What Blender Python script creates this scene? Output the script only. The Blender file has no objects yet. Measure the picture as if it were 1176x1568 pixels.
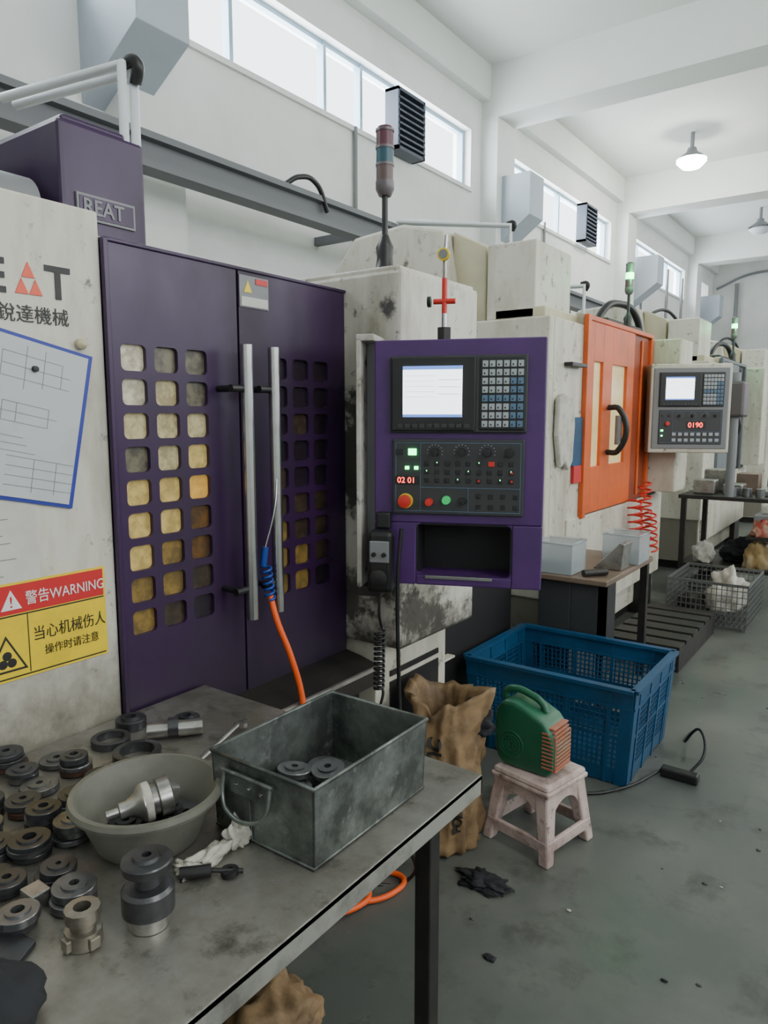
import bpy, bmesh, math, random
from mathutils import Vector, Matrix, noise
random.seed(7)
D=bpy.data; S=bpy.context.scene; COL=S.collection

# ---------------------------------------------------------------- materials
def M(name,col,rough=.5,metal=0,dirt=None,scale=4,amt=.5,bump=0,emit=0,ecol=None,lo=.45,hi=.7,alpha=1,rvar=0,trans=0,stretch=None,spots=None,low=None,smears=()):
    m=D.materials.new(name); m.use_nodes=True; nt=m.node_tree; N=nt.nodes; L=nt.links
    b=N['Principled BSDF']
    b.inputs['Base Color'].default_value=(*col,1); b.inputs['Roughness'].default_value=rough
    b.inputs['Metallic'].default_value=metal; b.inputs['Alpha'].default_value=alpha
    b.inputs['Transmission Weight'].default_value=trans
    if emit:
        b.inputs['Emission Color'].default_value=(*(ecol or col),1); b.inputs['Emission Strength'].default_value=emit
    if dirt or bump or rvar:
        tc=N.new('ShaderNodeTexCoord'); no=N.new('ShaderNodeTexNoise'); no.inputs['Scale'].default_value=scale
        no.inputs['Detail'].default_value=8; no.inputs['Roughness'].default_value=.65
        src=tc.outputs['Object']
        if stretch:
            mp=N.new('ShaderNodeMapping'); mp.inputs['Scale'].default_value=stretch
            L.new(src,mp.inputs['Vector']); src=mp.outputs['Vector']
        L.new(src,no.inputs['Vector'])
        if dirt:
            r=N.new('ShaderNodeMapRange'); r.inputs['From Min'].default_value=lo; r.inputs['From Max'].default_value=hi
            r.inputs['To Max'].default_value=amt
            L.new(no.outputs['Fac'],r.inputs['Value'])
            mx=N.new('ShaderNodeMix'); mx.data_type='RGBA'
            mx.inputs['A'].default_value=(*col,1); mx.inputs['B'].default_value=(*dirt,1)
            L.new(r.outputs['Result'],mx.inputs['Factor']); out=mx.outputs['Result']
            def overlay(fac,colr):
                nonlocal out
                m2=N.new('ShaderNodeMix'); m2.data_type='RGBA'; m2.inputs['B'].default_value=(*colr,1)
                L.new(out,m2.inputs['A']); L.new(fac,m2.inputs['Factor']); out=m2.outputs['Result']
            if spots or low or smears:
                ss=spots[1] if spots else 15
                n2=N.new('ShaderNodeTexNoise'); n2.inputs['Scale'].default_value=ss; n2.inputs['Detail'].default_value=6; n2.inputs['Roughness'].default_value=.7
                L.new(tc.outputs['Object'],n2.inputs['Vector'])
            if spots:
                sc,ss,sl,sh,sa=spots
                r3=N.new('ShaderNodeMapRange'); r3.inputs['From Min'].default_value=sl; r3.inputs['From Max'].default_value=sh; r3.inputs['To Max'].default_value=sa
                L.new(n2.outputs['Fac'],r3.inputs['Value']); overlay(r3.outputs['Result'],sc)
            if low:   # splash grime on the whites; the purple just darkens towards the bottom edge
                z0,z1,lc,la=low
                sx=N.new('ShaderNodeSeparateXYZ'); L.new(tc.outputs['Object'],sx.inputs[0])
                ma=N.new('ShaderNodeMath'); ma.operation='MULTIPLY_ADD'; ma.inputs[1].default_value=-.35
                L.new(n2.outputs['Fac'],ma.inputs[0]); L.new(sx.outputs['Z'],ma.inputs[2])
                r4=N.new('ShaderNodeMapRange'); r4.inputs['From Min'].default_value=z1-.17; r4.inputs['From Max'].default_value=z0-.17; r4.inputs['To Max'].default_value=la
                L.new(ma.outputs[0],r4.inputs['Value']); overlay(r4.outputs['Result'],lc)
            for (c_,s_,sc_) in smears:   # local grease smears (centre, half-size, colour)
                vs=N.new('ShaderNodeVectorMath'); vs.operation='SUBTRACT'; vs.inputs[1].default_value=c_; L.new(tc.outputs['Object'],vs.inputs[0])
                vd=N.new('ShaderNodeVectorMath'); vd.operation='DIVIDE'; vd.inputs[1].default_value=s_; L.new(vs.outputs[0],vd.inputs[0])
                vl=N.new('ShaderNodeVectorMath'); vl.operation='LENGTH'; L.new(vd.outputs[0],vl.inputs[0])
                ma=N.new('ShaderNodeMath'); ma.operation='MULTIPLY_ADD'; ma.inputs[1].default_value=-2.6
                L.new(n2.outputs['Fac'],ma.inputs[0]); L.new(vl.outputs['Value'],ma.inputs[2])
                r5=N.new('ShaderNodeMapRange'); r5.inputs['From Min'].default_value=-.30; r5.inputs['From Max'].default_value=-.75; r5.inputs['To Max'].default_value=.92
                L.new(ma.outputs[0],r5.inputs['Value']); overlay(r5.outputs['Result'],sc_)
            L.new(out,b.inputs['Base Color'])
        if bump:
            bp=N.new('ShaderNodeBump'); bp.inputs['Strength'].default_value=bump; bp.inputs['Distance'].default_value=.01
            L.new(no.outputs['Fac'],bp.inputs['Height']); L.new(bp.outputs['Normal'],b.inputs['Normal'])
        if rvar:
            r2=N.new('ShaderNodeMapRange'); r2.inputs['From Min'].default_value=.3; r2.inputs['From Max'].default_value=.7
            r2.inputs['To Min'].default_value=max(0,rough-rvar); r2.inputs['To Max'].default_value=min(1,rough+rvar)
            L.new(no.outputs['Fac'],r2.inputs['Value']); L.new(r2.outputs['Result'],b.inputs['Roughness'])
    return m
wallm=M('wall_paint',(.74,.75,.73),.8,dirt=(.52,.53,.50),scale=1.2,amt=.4)
hoodm=M('hood_paint',(.42,.47,.53),.7,dirt=(.34,.39,.45),scale=2,amt=.4)
ceilm=M('ceiling_paint',(.70,.72,.69),.85,dirt=(.58,.60,.57),scale=.6,amt=.4)
floorm=M('floor_epoxy',(.078,.088,.080),.40,dirt=(.142,.146,.128),scale=1.1,amt=.85,rvar=.18,lo=.42,hi=.62,spots=((.030,.030,.025),3.5,.53,.70,.8))
white=M('machine_white',(.60,.575,.49),.45,dirt=(.31,.27,.18),scale=4,amt=.75,lo=.47,hi=.73,stretch=(1.3,1.3,.4),spots=((.08,.065,.04),14,.58,.70,.85))
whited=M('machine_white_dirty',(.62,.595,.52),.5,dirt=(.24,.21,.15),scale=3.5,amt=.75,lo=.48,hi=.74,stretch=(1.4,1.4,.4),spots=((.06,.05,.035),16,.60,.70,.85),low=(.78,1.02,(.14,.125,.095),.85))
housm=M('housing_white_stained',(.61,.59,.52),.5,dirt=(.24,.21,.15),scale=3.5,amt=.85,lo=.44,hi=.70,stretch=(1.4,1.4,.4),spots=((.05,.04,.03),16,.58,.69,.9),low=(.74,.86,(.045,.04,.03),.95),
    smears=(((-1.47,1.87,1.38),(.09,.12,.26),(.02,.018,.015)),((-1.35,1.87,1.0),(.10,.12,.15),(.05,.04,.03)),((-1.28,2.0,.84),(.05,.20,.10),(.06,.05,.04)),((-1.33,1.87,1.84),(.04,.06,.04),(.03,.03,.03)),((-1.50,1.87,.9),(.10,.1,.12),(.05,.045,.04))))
cream=M('machine_cream',(.53,.49,.33),.5,dirt=(.38,.33,.22),scale=4,amt=.5)
purple=M('purple_paint',(.036,.0115,.058),.40,dirt=(.018,.008,.024),scale=2.5,amt=.8,rvar=.12,lo=.4,hi=.65,stretch=(1,1,.5),spots=((.07,.055,.075),30,.64,.72,.4),low=(.70,.98,(.016,.010,.018),.75))
purple2=M('purple_panel',(.075,.023,.140),.42,dirt=(.042,.016,.075),scale=4,amt=.65,spots=((.11,.09,.12),25,.64,.74,.45))
orange=M('orange_paint',(.68,.12,.02),.4,dirt=(.32,.05,.012),scale=3,amt=.65)
orange_d=M('orange_panel_dark',(.30,.05,.015),.45,dirt=(.12,.03,.015),scale=4,amt=.7)
black=M('black_plastic',(.012,.012,.013),.4)
dark=M('dark_metal',(.028,.027,.026),.5,.4,dirt=(.065,.05,.04),scale=8,amt=.6)
darkgap=M('dark_recess',(.008,.007,.009),.7)
grey=M('grey_paint',(.20,.205,.215),.5)
railm=M('rail_paint',(.14,.145,.16),.55)
panelgrey=M('panel_grey',(.036,.037,.040),.45)
panelblk=M('panel_black',(.013,.014,.015),.4)
steel=M('steel_bar',(.50,.50,.50),.27,1,dirt=(.3,.3,.3),scale=20,amt=.4)
steelt=M('table_steel',(.42,.41,.38),.42,.72,dirt=(.17,.155,.13),scale=3.2,amt=.9,rvar=.16,bump=.05,lo=.36,hi=.64,spots=((.055,.048,.038),11,.54,.70,.8))
tabedge=M('table_edge',(.52,.51,.47),.4,.75,dirt=(.12,.11,.10),scale=9,amt=.8)
galv=M('galvanised',(.24,.265,.25),.42,.7,dirt=(.055,.062,.06),scale=9,amt=.9,rvar=.15,bump=.1,lo=.38,hi=.60,spots=((.38,.40,.38),26,.58,.70,.6))
iron=M('oily_iron',(.095,.097,.105),.36,.75,dirt=(.040,.040,.042),scale=18,amt=.8)
iron2=M('grey_turned_steel',(.23,.235,.245),.34,.85,dirt=(.085,.085,.088),scale=16,amt=.8)
rust=M('rusty_iron',(.085,.04,.028),.6,.4,dirt=(.04,.027,.022),scale=25,amt=.8)
machined=M('machined_steel',(.45,.44,.42),.3,.9,dirt=(.13,.12,.11),scale=20,amt=.7)
brass=M('bronze_part',(.36,.33,.28),.35,.85,dirt=(.14,.12,.10),scale=22,amt=.6)
bowlm=M('bowl_plastic',(.155,.153,.128),.5,dirt=(.07,.07,.055),scale=7,amt=.7)
clothw=M('cloth_white',(.56,.54,.48),.9,dirt=(.24,.22,.18),scale=14,amt=.7,bump=.4)
clothb=M('cloth_black',(.012,.013,.017),.85,bump=.4,scale=12)
bluep=M('blue_plastic',(.007,.068,.160),.38,dirt=(.005,.035,.08),scale=6,amt=.65)
greenp=M('green_plastic',(.014,.115,.058),.35,dirt=(.01,.07,.04),scale=9,amt=.5,spots=((.1,.15,.12),30,.62,.7,.4))
pinkw=M('stool_plastic',(.56,.44,.41),.45,dirt=(.20,.12,.11),scale=9,amt=.85,spots=((.06,.04,.035),30,.58,.68,.8))
sackm=M('kraft_sack',(.29,.185,.09),.7,dirt=(.10,.06,.03),scale=8,amt=.85,bump=.8,lo=.4,hi=.62)
yellow=M('yellow_print',(.80,.58,.015),.45,dirt=(.5,.36,.03),scale=10,amt=.5)
redp=M('red_print',(.55,.022,.025),.45)
blackp=M('black_print',(.02,.02,.02),.5)
whitep=M('white_print',(.75,.75,.75),.5)
logored=M('logo_red',(.75,.09,.04),.4)
paper=M('paper',(.50,.52,.53),.5,dirt=(.33,.36,.38),scale=5,amt=.55)
paper2=M('paper_old',(.58,.57,.53),.7,dirt=(.42,.40,.35),scale=8,amt=.5)
bluef=M('blue_frame',(.02,.035,.30),.4)
orangehose=M('orange_hose',(.85,.11,.015),.4)
redhose=M('red_hose',(.6,.03,.02),.4)
bluehose=M('blue_hose',(.01,.05,.28),.35)
lcd=M('lcd_screen',(.8,.85,.95),.2,emit=3.0,ecol=(.85,.92,1))
lcdb=M('lcd_blue',(.1,.2,.7),.2,emit=1.2,ecol=(.15,.3,.9))
lcdg=M('lcd_line',(.45,.5,.6),.3,emit=.9,ecol=(.5,.58,.7))
gled=M('green_led',(.05,.9,.2),.3,emit=9,ecol=(.05,1,.25))
rled=M('red_led',(.9,.05,.02),.3,emit=6,ecol=(1,.05,.03))
gbtn=M('green_button',(.02,.45,.12),.3,emit=.5)
rbtn=M('red_button',(.6,.03,.02),.3)
keym=M('key_white',(.36,.39,.42),.4); keyb=M('key_blue',(.09,.17,.27),.4)
winframe=M('window_aluminium',(.30,.42,.52),.4)
pipew=M('pipe_white',(.68,.71,.74),.4)
clearp=M('clear_plastic',(.50,.55,.58),.25,alpha=.4)
wirem=M('wire_grey',(.24,.25,.25),.4,.7)
wood=M('old_wood',(.085,.08,.075),.7,dirt=(.04,.035,.03),scale=8,amt=.7)
stonem=M('stand_top',(.17,.12,.085),.45,dirt=(.08,.06,.04),scale=6,amt=.7)
lampm=M('lamp_glow',(1,1,.9),.3,emit=90,ecol=(1,1,.9))
glass_y=M('window_lit',(.66,.53,.26),.3,emit=.35,ecol=(.9,.70,.32),dirt=(.42,.31,.14),scale=8,amt=.6)
lens_r=M('tower_lens_red',(.10,.03,.045),.25); lens_g=M('tower_lens_teal',(.02,.08,.11),.25); lens_y=M('tower_lens_amber',(.11,.07,.065),.3)
silver=M('tower_silver',(.14,.12,.13),.4,.5)
grill_o=M('grille_orange',(.42,.13,.07),.5,dirt=(.3,.25,.22),scale=30,amt=.6)
fanm=M('fan_blue_grey',(.06,.07,.10),.5)

# ---------------------------------------------------------------- helpers
def group(name,loc=(0,0,0),rz=0):
    e=D.objects.new(name,None); e.location=loc; e.rotation_euler=(0,0,rz); COL.objects.link(e); return e
def fin(name,me,mat,par,bevel=0,smooth=False,seg=2):
    o=D.objects.new(name,me); COL.objects.link(o)
    if mat: me.materials.append(mat)
    if par: o.parent=par
    if bevel:
        b=o.modifiers.new('b','BEVEL'); b.width=bevel; b.segments=seg; b.limit_method='ANGLE'
    if smooth:
        for p in me.polygons: p.use_smooth=True
    return o
def addbox(bm,x0,x1,y0,y1,z0,z1):
    v=[bm.verts.new(c) for c in ((x0,y0,z0),(x1,y0,z0),(x1,y1,z0),(x0,y1,z0),(x0,y0,z1),(x1,y0,z1),(x1,y1,z1),(x0,y1,z1))]
    for f in ((3,2,1,0),(4,5,6,7),(0,1,5,4),(1,2,6,5),(2,3,7,6),(3,0,4,7)): bm.faces.new([v[i] for i in f])
def boxes(name,lst,mat,par=None,bevel=0,fn=None):
    bm=bmesh.new()
    for b in lst: addbox(bm,*b)
    if fn:
        for v in bm.verts: v.co=fn(v.co)
    me=D.meshes.new(name); bm.to_mesh(me); bm.free(); return fin(name,me,mat,par,bevel)
def box(name,x0,x1,y0,y1,z0,z1,mat,par=None,bevel=.004): return boxes(name,[(x0,x1,y0,y1,z0,z1)],mat,par,bevel)
def prism(name,pts,axis,a,b,mat,par=None,bevel=.004,seg=2):
    bm=bmesh.new()
    def P(p,c):
        return {'X':(c,p[0],p[1]),'Y':(p[0],c,p[1]),'Z':(p[0],p[1],c)}[axis]
    A=[bm.verts.new(P(p,a)) for p in pts]; B=[bm.verts.new(P(p,b)) for p in pts]; n=len(pts)
    bm.faces.new(A); bm.faces.new(B[::-1])
    for i in range(n): bm.faces.new((A[i],B[i],B[(i+1)%n],A[(i+1)%n]))
    bmesh.ops.recalc_face_normals(bm,faces=bm.faces)
    me=D.meshes.new(name); bm.to_mesh(me); bm.free(); return fin(name,me,mat,par,bevel,False,seg)
def lathe(name,prof,mat,par=None,loc=(0,0,0),direction=(0,0,1),n=32,smooth=True,bm_in=None):
    bm=bm_in or bmesh.new()
    q=Vector((0,0,1)).rotation_difference(Vector(direction)).to_matrix()
    rings=[]
    for r,z in prof:
        if r<1e-6: rings.append([bm.verts.new(q@Vector((0,0,z))+Vector(loc))])
        else: rings.append([bm.verts.new(q@Vector((r*math.cos(2*math.pi*i/n),r*math.sin(2*math.pi*i/n),z))+Vector(loc)) for i in range(n)])
    for a,b in zip(rings,rings[1:]):
        for i in range(n):
            j=(i+1)%n
            if len(a)==1 and len(b)==1: continue
            if len(a)==1: bm.faces.new((a[0],b[j],b[i]))
            elif len(b)==1: bm.faces.new((a[i],a[j],b[0]))
            else: bm.faces.new((a[i],a[j],b[j],b[i]))
    if bm_in: return
    bmesh.ops.recalc_face_normals(bm,faces=bm.faces)
    me=D.meshes.new(name); bm.to_mesh(me); bm.free()
    o=fin(name,me,mat,par)
    if smooth:
        for p in me.polygons: p.use_smooth=True
        e=o.modifiers.new('e','EDGE_SPLIT'); e.split_angle=math.radians(35)
    return o
def cyl(name,p0,p1,r,mat,par=None,n=24):
    p0=Vector(p0);d=Vector(p1)-p0;l=d.length
    return lathe(name,[(0,0),(r,0),(r,l),(0,l)],mat,par,p0,d,n)
def tube(name,pts,r,mat,par=None,smooth=True,cyc=False):
    cu=D.curves.new(name,'CURVE'); cu.dimensions='3D'; cu.bevel_depth=r; cu.bevel_resolution=3; cu.use_fill_caps=True
    if smooth:
        s=cu.splines.new('BEZIER'); s.bezier_points.add(len(pts)-1)
        for bp,p in zip(s.bezier_points,pts): bp.co=p; bp.handle_left_type=bp.handle_right_type='AUTO'
    else:
        s=cu.splines.new('POLY'); s.points.add(len(pts)-1)
        for bp,p in zip(s.points,pts): bp.co=(*p,1)
    s.use_cyclic_u=cyc
    cu.materials.append(mat); o=D.objects.new(name,cu); COL.objects.link(o)
    if par:o.parent=par
    return o
def coil(p0,p1,r,turns,n=10):
    p0=Vector(p0);p1=Vector(p1);q=Vector((0,0,1)).rotation_difference(p1-p0).to_matrix();L=(p1-p0).length
    return [p0+q@Vector((r*math.cos(a*2*math.pi/n),r*math.sin(a*2*math.pi/n),L*a/(turns*n))) for a in range(turns*n+1)]
def text(name,body,loc,rot,size,mat,par=None,ax='LEFT',sx=1,bold=0):
    cu=D.curves.new(name,'FONT'); cu.body=body; cu.size=size; cu.extrude=.0006; cu.align_x=ax; cu.offset=bold
    cu.materials.append(mat); o=D.objects.new(name,cu); o.location=loc; o.rotation_euler=rot; o.scale=(sx,1,1); COL.objects.link(o)
    if par:o.parent=par
    return o
FX=(math.pi/2,0,math.pi/2)   # faces +X
FY=(math.pi/2,0,0)           # faces -Y
def lattice(name,xf,xb,y0,z0,py,pz,ny,nz,wy,wz,rad,mat,par):
    bm=bmesh.new()
    for a in range(ny):
        for b in range(nz):
            cy=y0+(a+.5)*py; cz=z0+(b+.5)*pz; inn=[];out=[]
            for k,(sy,sz) in enumerate(((1,1),(-1,1),(-1,-1),(1,-1))):
                for t in range(5):
                    an=math.pi/2*(k+t/4); ca,sa=math.cos(an),math.sin(an)
                    iy=sy*(wy/2-rad)+rad*ca; iz=sz*(wz/2-rad)+rad*sa; inn.append((cy+iy,cz+iz))
                    if t==2: oy,oz=sy*py/2,sz*pz/2
                    else:
                        vert=(t<2) if k in(0,2) else (t>2)
                        oy,oz=(sy*py/2,iz) if vert else (iy,sz*pz/2)
                    out.append((cy+oy,cz+oz))
            I=[bm.verts.new((xf,*p)) for p in inn]; O=[bm.verts.new((xf,*p)) for p in out]; K=[bm.verts.new((xb,*p)) for p in inn]
            n=len(I)
            for i in range(n):
                j=(i+1)%n
                bm.faces.new((I[i],O[i],O[j],I[j])); bm.faces.new((K[i],I[i],I[j],K[j]))
    bmesh.ops.remove_doubles(bm,verts=bm.verts,dist=1e-5)
    bmesh.ops.recalc_face_normals(bm,faces=bm.faces)
    me=D.meshes.new(name); bm.to_mesh(me); bm.free(); return fin(name,me,mat,par)
def blob(name,loc,size,mat,seed,amp=.35,sub=4,flat=True,rz=0,par=None,fr=1.6):
    bm=bmesh.new(); bmesh.ops.create_icosphere(bm,subdivisions=sub,radius=1)
    off=Vector((seed*3.1,seed*1.7,seed)); q=Matrix.Rotation(rz,3,'Z')
    for v in bm.verts:
        n=noise.noise(v.co*fr+off)+.5*noise.noise(v.co*fr*2.3+off)
        rd=abs(noise.noise(v.co*fr*1.7-off))
        c=v.co*(1+amp*n-amp*.9*rd)
        c=Vector((c.x*size[0],c.y*size[1],c.z*size[2]))
        if flat: c.z=max(c.z,-size[2]*.5)+size[2]*.5
        v.co=q@c+Vector(loc)
    me=D.meshes.new(name); bm.to_mesh(me); bm.free(); return fin(name,me,mat,par,0,True)

# ---------------------------------------------------------------- room shell
WX=-4.5; H=5.7; Y0=-3.5; Y1=21.5; XR=5.0
box('floor',WX-.3,XR+.3,Y0-.3,Y1+.3,-.1,0,floorm,None,0)
box('ceiling',WX-.3,XR+.3,Y0-.3,Y1+.3,H,H+.15,ceilm,None,0)
P=[-1.9,3.3,8.55,13.65,18.9]; pw=.24
wl=[(WX-.25,WX,Y0-.3,Y1+.3,0,4.24),(WX-.25,WX,Y0-.3,Y1+.3,4.92,H)]
edges=[Y0-.3]+sum([[p-.5,p+.25] for p in P],[])+[Y1+.3]
for i in range(1,len(edges)-1,2): wl.append((WX-.25,WX,edges[i],edges[i+1],4.24,4.92))
wl.append((WX-.25,WX,20.9,Y1+.3,4.24,4.92)); wl.append((WX-.25,WX,Y0-.3,-2.8,4.24,4.92))
boxes('wall_left',wl,wallm)
boxes('trim_1',[(WX,WX+.22,p-pw,p+pw,0,5.1) for p in P],wallm)
boxes('trim_2',[(WX,XR,p-pw,p+pw,5.1,H) for p in P],ceilm)
boxes('trim_3',[(WX,WX+.12,Y0,Y1,5.3,H)],ceilm)
box('wall_back',WX,XR,Y1,Y1+.25,0,H,wallm,None,0)
box('wall_front',WX,XR,Y0-.25,Y0,0,H,wallm,None,0)
boxes('wall_right',[(XR,XR+.25,Y0-.3,Y1+.3,0,2.6),(XR,XR+.25,Y0-.3,Y1+.3,4.9,H)]+[(XR,XR+.25,p-.4,p+.4,2.6,4.9) for p in P],wallm)
def window(i,a,b,muls):
    g=group('window_%d'%i)
    l=[(WX-.16,WX-.1,a,b,4.24,4.28),(WX-.16,WX-.1,a,b,4.88,4.92)]
    for m in muls: l.append((WX-.17,WX-.09,m-.02,m+.02,4.24,4.92))
    boxes('frame',l,winframe,g)
    boxes('sill',[(WX-.2,WX+.03,a,b,4.2,4.245)],wallm,g)
window(1,3.55,8.05,[3.6,4.3,5.45,6.0,6.9,8.02])
window(2,8.8,13.15,[8.85,9.9,11.0,12.2,13.1])
window(3,13.9,18.4,[13.95,15,16.1,17.2,18.35])
window(4,-1.65,2.8,[-1.6,-.5,.6,1.7,2.75])
def areal(name,loc,rot,sx,sy,pw,col=(1,1,1)):
    l=D.lights.new(name,'AREA'); l.shape='RECTANGLE'; l.size=sx; l.size_y=sy; l.energy=pw; l.color=col
    o=D.objects.new(name,l); o.location=loc; o.rotation_euler=rot; COL.objects.link(o); return o
for a,b in ((3.55,8.05),(8.8,13.15),(13.9,18.4),(-1.65,2.8)):
    areal('daylight',(WX-.3,(a+b)/2,4.58),(0,-math.pi/2,0),.75,b-a,200,(.88,.95,1))
for a,b in ((-1.5,2.9),(3.7,8.1),(9,13.2),(14,18.5)):
    areal('daylight',(XR+.3,(a+b)/2,3.75),(0,math.pi/2,0),2.2,b-a,34,(1,.975,.93))
w=D.worlds.new('World'); S.world=w; w.use_nodes=True
w.node_tree.nodes['Background'].inputs[0].default_value=(.90,.96,1,1); w.node_tree.nodes['Background'].inputs[1].default_value=4.4

# ceiling lamps
for (x,y) in ((-2.9,11.9),(-2.7,16.8),(2.2,11.9),(2.2,6.2),(2.2,1)):
    g=group('ceiling_lamp')
    cyl('stem',(x,y,5.45),(x,y,5.7),.03,grey,g)
    lathe('shade',[(.06,.16),(.08,.1),(.22,0),(.215,-.005),(.07,.09),(0,.15)],grey,g,(x,y,5.32))
    on = not(x==-2.7)
    lathe('bulb',[(0,-.13),(.13,-.10),(.21,-.02),(.10,.06),(0,.1)],lampm if on else pipew,g,(x,y,5.3))
    if on:
        l=D.lights.new('bulb_light','POINT'); l.energy=48; l.shadow_soft_size=.12; l.color=(1,.98,.88)
        o=D.objects.new('bulb_light',l); o.location=(x,y,5.03); COL.objects.link(o); o.parent=g

for y in (2.9,8.45,14.0,19.4):
    g=group('exhaust_hood')
    prism('hood_body',[(WX,4.45),(-3.9,4.45),(-3.9,3.95 if y>3 else 3.86),(WX,3.52)],'Y',y,y+.4,hoodm,g,.005)
for (x,y,z,rz) in ((-4.40,6.5,4.46,.0),(-4.40,11.7,4.55,.0)):
    g=group('exhaust_fan',(x,y,z),rz)
    boxes('fan_frame',[(-.08,.08,-.25,.25,-.29,-.26),(-.08,.08,-.25,.25,.26,.29),(-.08,.08,-.25,-.22,-.29,.29),(-.08,.08,.22,.25,-.29,.29)],fanm,g)
    boxes('louvres',[(-.05,.095,-.23,.23,-.24+k*.06,-.22+k*.06) for k in range(8)],fanm,g)
    box('fan_back',-.07,-.05,-.23,.23,-.27,.27,panelblk,g,0)

g=group('overhead_rail')
boxes('rail',[(-3.95,-3.80,-3,21,2.99,3.03),(-3.95,-3.80,-3,21,3.16,3.2),(-3.92,-3.86,-3,21,3.03,3.16)],railm,g)
boxes('posts',[(-3.94,-3.84,p-.05,p+.05,0,2.99) for p in (-1.0,7.4,12.6,17)],railm,g)
boxes('bracket',[(-4.5,-3.9,p-.03,p+.03,3.05,3.12) for p in (1.5,5.2,8.5,13.6)],railm,g)
tube('rail_hose',[(-3.85,4.1,3.2),(-3.8,4.2,3.27),(-3.8,4.4,3.27),(-3.82,4.55,3.1)],.02,black,g)
g=group('wall_conduit')
for y,z1 in ((5.75,4.24),(10.2,4.3),(15,4.3)): tube('pipe',[(WX+.03,y,2.2),(WX+.03,y,z1)],.02,grey,g,False)
for y in (15.8,17.0): tube('pipe',[(-4.2,y,1.5),(-4.2,y,4.5)],.03,grey,g,False)
tube('end_wall_pipe',[(-3.9,21.4,2),(-3.9,21.4,5.0)],.05,grey,g,False)
tube('end_wall_pipe_top',[(-4.4,21.4,4.9),(-3.6,21.4,5.2),(-2.4,21.4,5.2)],.03,grey,g,True)

def pipeframe(pts,r=.014):
    g=group('pipe_frame')
    tube('pipe',pts,r,pipew,g,False)
    tube('pipe_pair',[(p[0]-.02,p[1]+.06,p[2]-.0) for p in pts],r,pipew,g,False)
    tube('elbow',[(pts[1][0]-.05,pts[1][1]+.03,pts[1][2]+.02),(pts[1][0]+.01,pts[1][1]+.05,pts[1][2]+.02),(pts[1][0]-.01,pts[1][1]+.06,pts[1][2]-.04)],r*1.15,black,g)
pipeframe([(-2.2,1.57,1.7),(-2.2,1.57,2.66),(-2.78,1.47,2.66)],.018)
pipeframe([(-3.0,6.1,2.0),(-3.0,6.1,3.2),(-3.75,5.4,3.2)],.02)
pipeframe([(-2.6,6.9,1.9),(-2.6,6.9,2.75),(-3.4,6.6,2.75)],.02)

# ---------------------------------------------------------------- CNC machine (purple doors)
m1=group('cnc_machine')
box('body',-3.0,-1.56,-1.3,2.4,.1,1.86,white,m1,.01)
box('plinth',-2.9,-1.62,-1.2,2.35,0,.1,dark,m1,0)
box('white_front_panel',-1.56,-1.5,-1.3,.992,.45,1.955,whited,m1,.006)
prism('roof_cover',[(-2.9,1.86),(-1.56,1.86),(-1.6,1.93),(-2.8,1.93)],'Y',1.0,2.38,white,m1)
zb,pz,nz=.955,.0806,9
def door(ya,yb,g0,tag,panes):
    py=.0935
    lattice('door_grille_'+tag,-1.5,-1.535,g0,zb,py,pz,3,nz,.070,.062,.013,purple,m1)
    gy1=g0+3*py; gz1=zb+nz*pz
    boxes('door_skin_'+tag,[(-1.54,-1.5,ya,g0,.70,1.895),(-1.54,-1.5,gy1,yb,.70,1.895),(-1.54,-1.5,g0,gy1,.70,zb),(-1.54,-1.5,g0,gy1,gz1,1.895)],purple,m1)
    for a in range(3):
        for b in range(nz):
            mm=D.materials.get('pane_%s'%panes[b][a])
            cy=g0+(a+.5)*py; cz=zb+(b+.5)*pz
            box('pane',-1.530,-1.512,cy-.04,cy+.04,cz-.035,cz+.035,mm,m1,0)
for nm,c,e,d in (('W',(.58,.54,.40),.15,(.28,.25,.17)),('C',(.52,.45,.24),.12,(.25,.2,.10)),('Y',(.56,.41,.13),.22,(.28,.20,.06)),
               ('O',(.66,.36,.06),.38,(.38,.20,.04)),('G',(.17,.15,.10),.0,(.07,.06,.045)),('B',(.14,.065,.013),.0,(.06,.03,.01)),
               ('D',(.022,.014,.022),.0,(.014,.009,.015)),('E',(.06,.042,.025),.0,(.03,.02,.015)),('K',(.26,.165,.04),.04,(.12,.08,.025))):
    M('pane_'+nm,c,.35,dirt=d,scale=30,amt=.95,emit=e,lo=.40,hi=.58)  # pane colours and slight glow stand in for the lit machine interior
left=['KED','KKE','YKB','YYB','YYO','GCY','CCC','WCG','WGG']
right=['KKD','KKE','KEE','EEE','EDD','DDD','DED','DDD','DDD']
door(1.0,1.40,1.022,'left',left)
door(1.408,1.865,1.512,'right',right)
box('door_seam',-1.545,-1.51,1.40,1.408,.70,1.895,darkgap,m1,0)
box('door_top_rail',-1.60,-1.495,1.0,1.87,1.895,1.905,purple,m1,.003)
box('door_edge',-1.5,-1.485,.992,1.004,.70,1.9,purple,m1,.002)
for i,y in enumerate((1.366,1.468)):
    cyl('handle_bar_%d'%i,(-1.43,y,.945),(-1.43,y,1.69),.0165,steel,m1)
    for z in (1.03,1.575): cyl('handle_mount',(-1.5,y-.04,z),(-1.43,y-.04,z),.009,black,m1); cyl('handle_link',(-1.435,y-.055,z),(-1.435,y+.0,z),.010,black,m1)
boxes('seam_label',[(-1.5,-1.497,1.41,1.52,1.80,1.885)],grey,m1)
boxes('seam_label_white',[(-1.497,-1.495,1.415,1.515,1.803,1.828)],paper2,m1)
prism('seam_label_triangle',[(1.425,1.84),(1.455,1.84),(1.44,1.872)],'X',-1.497,-1.4955,yellow,m1,0)
boxes('seam_label_red',[(-1.497,-1.495,1.47,1.515,1.865,1.88)],redp,m1)
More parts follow.
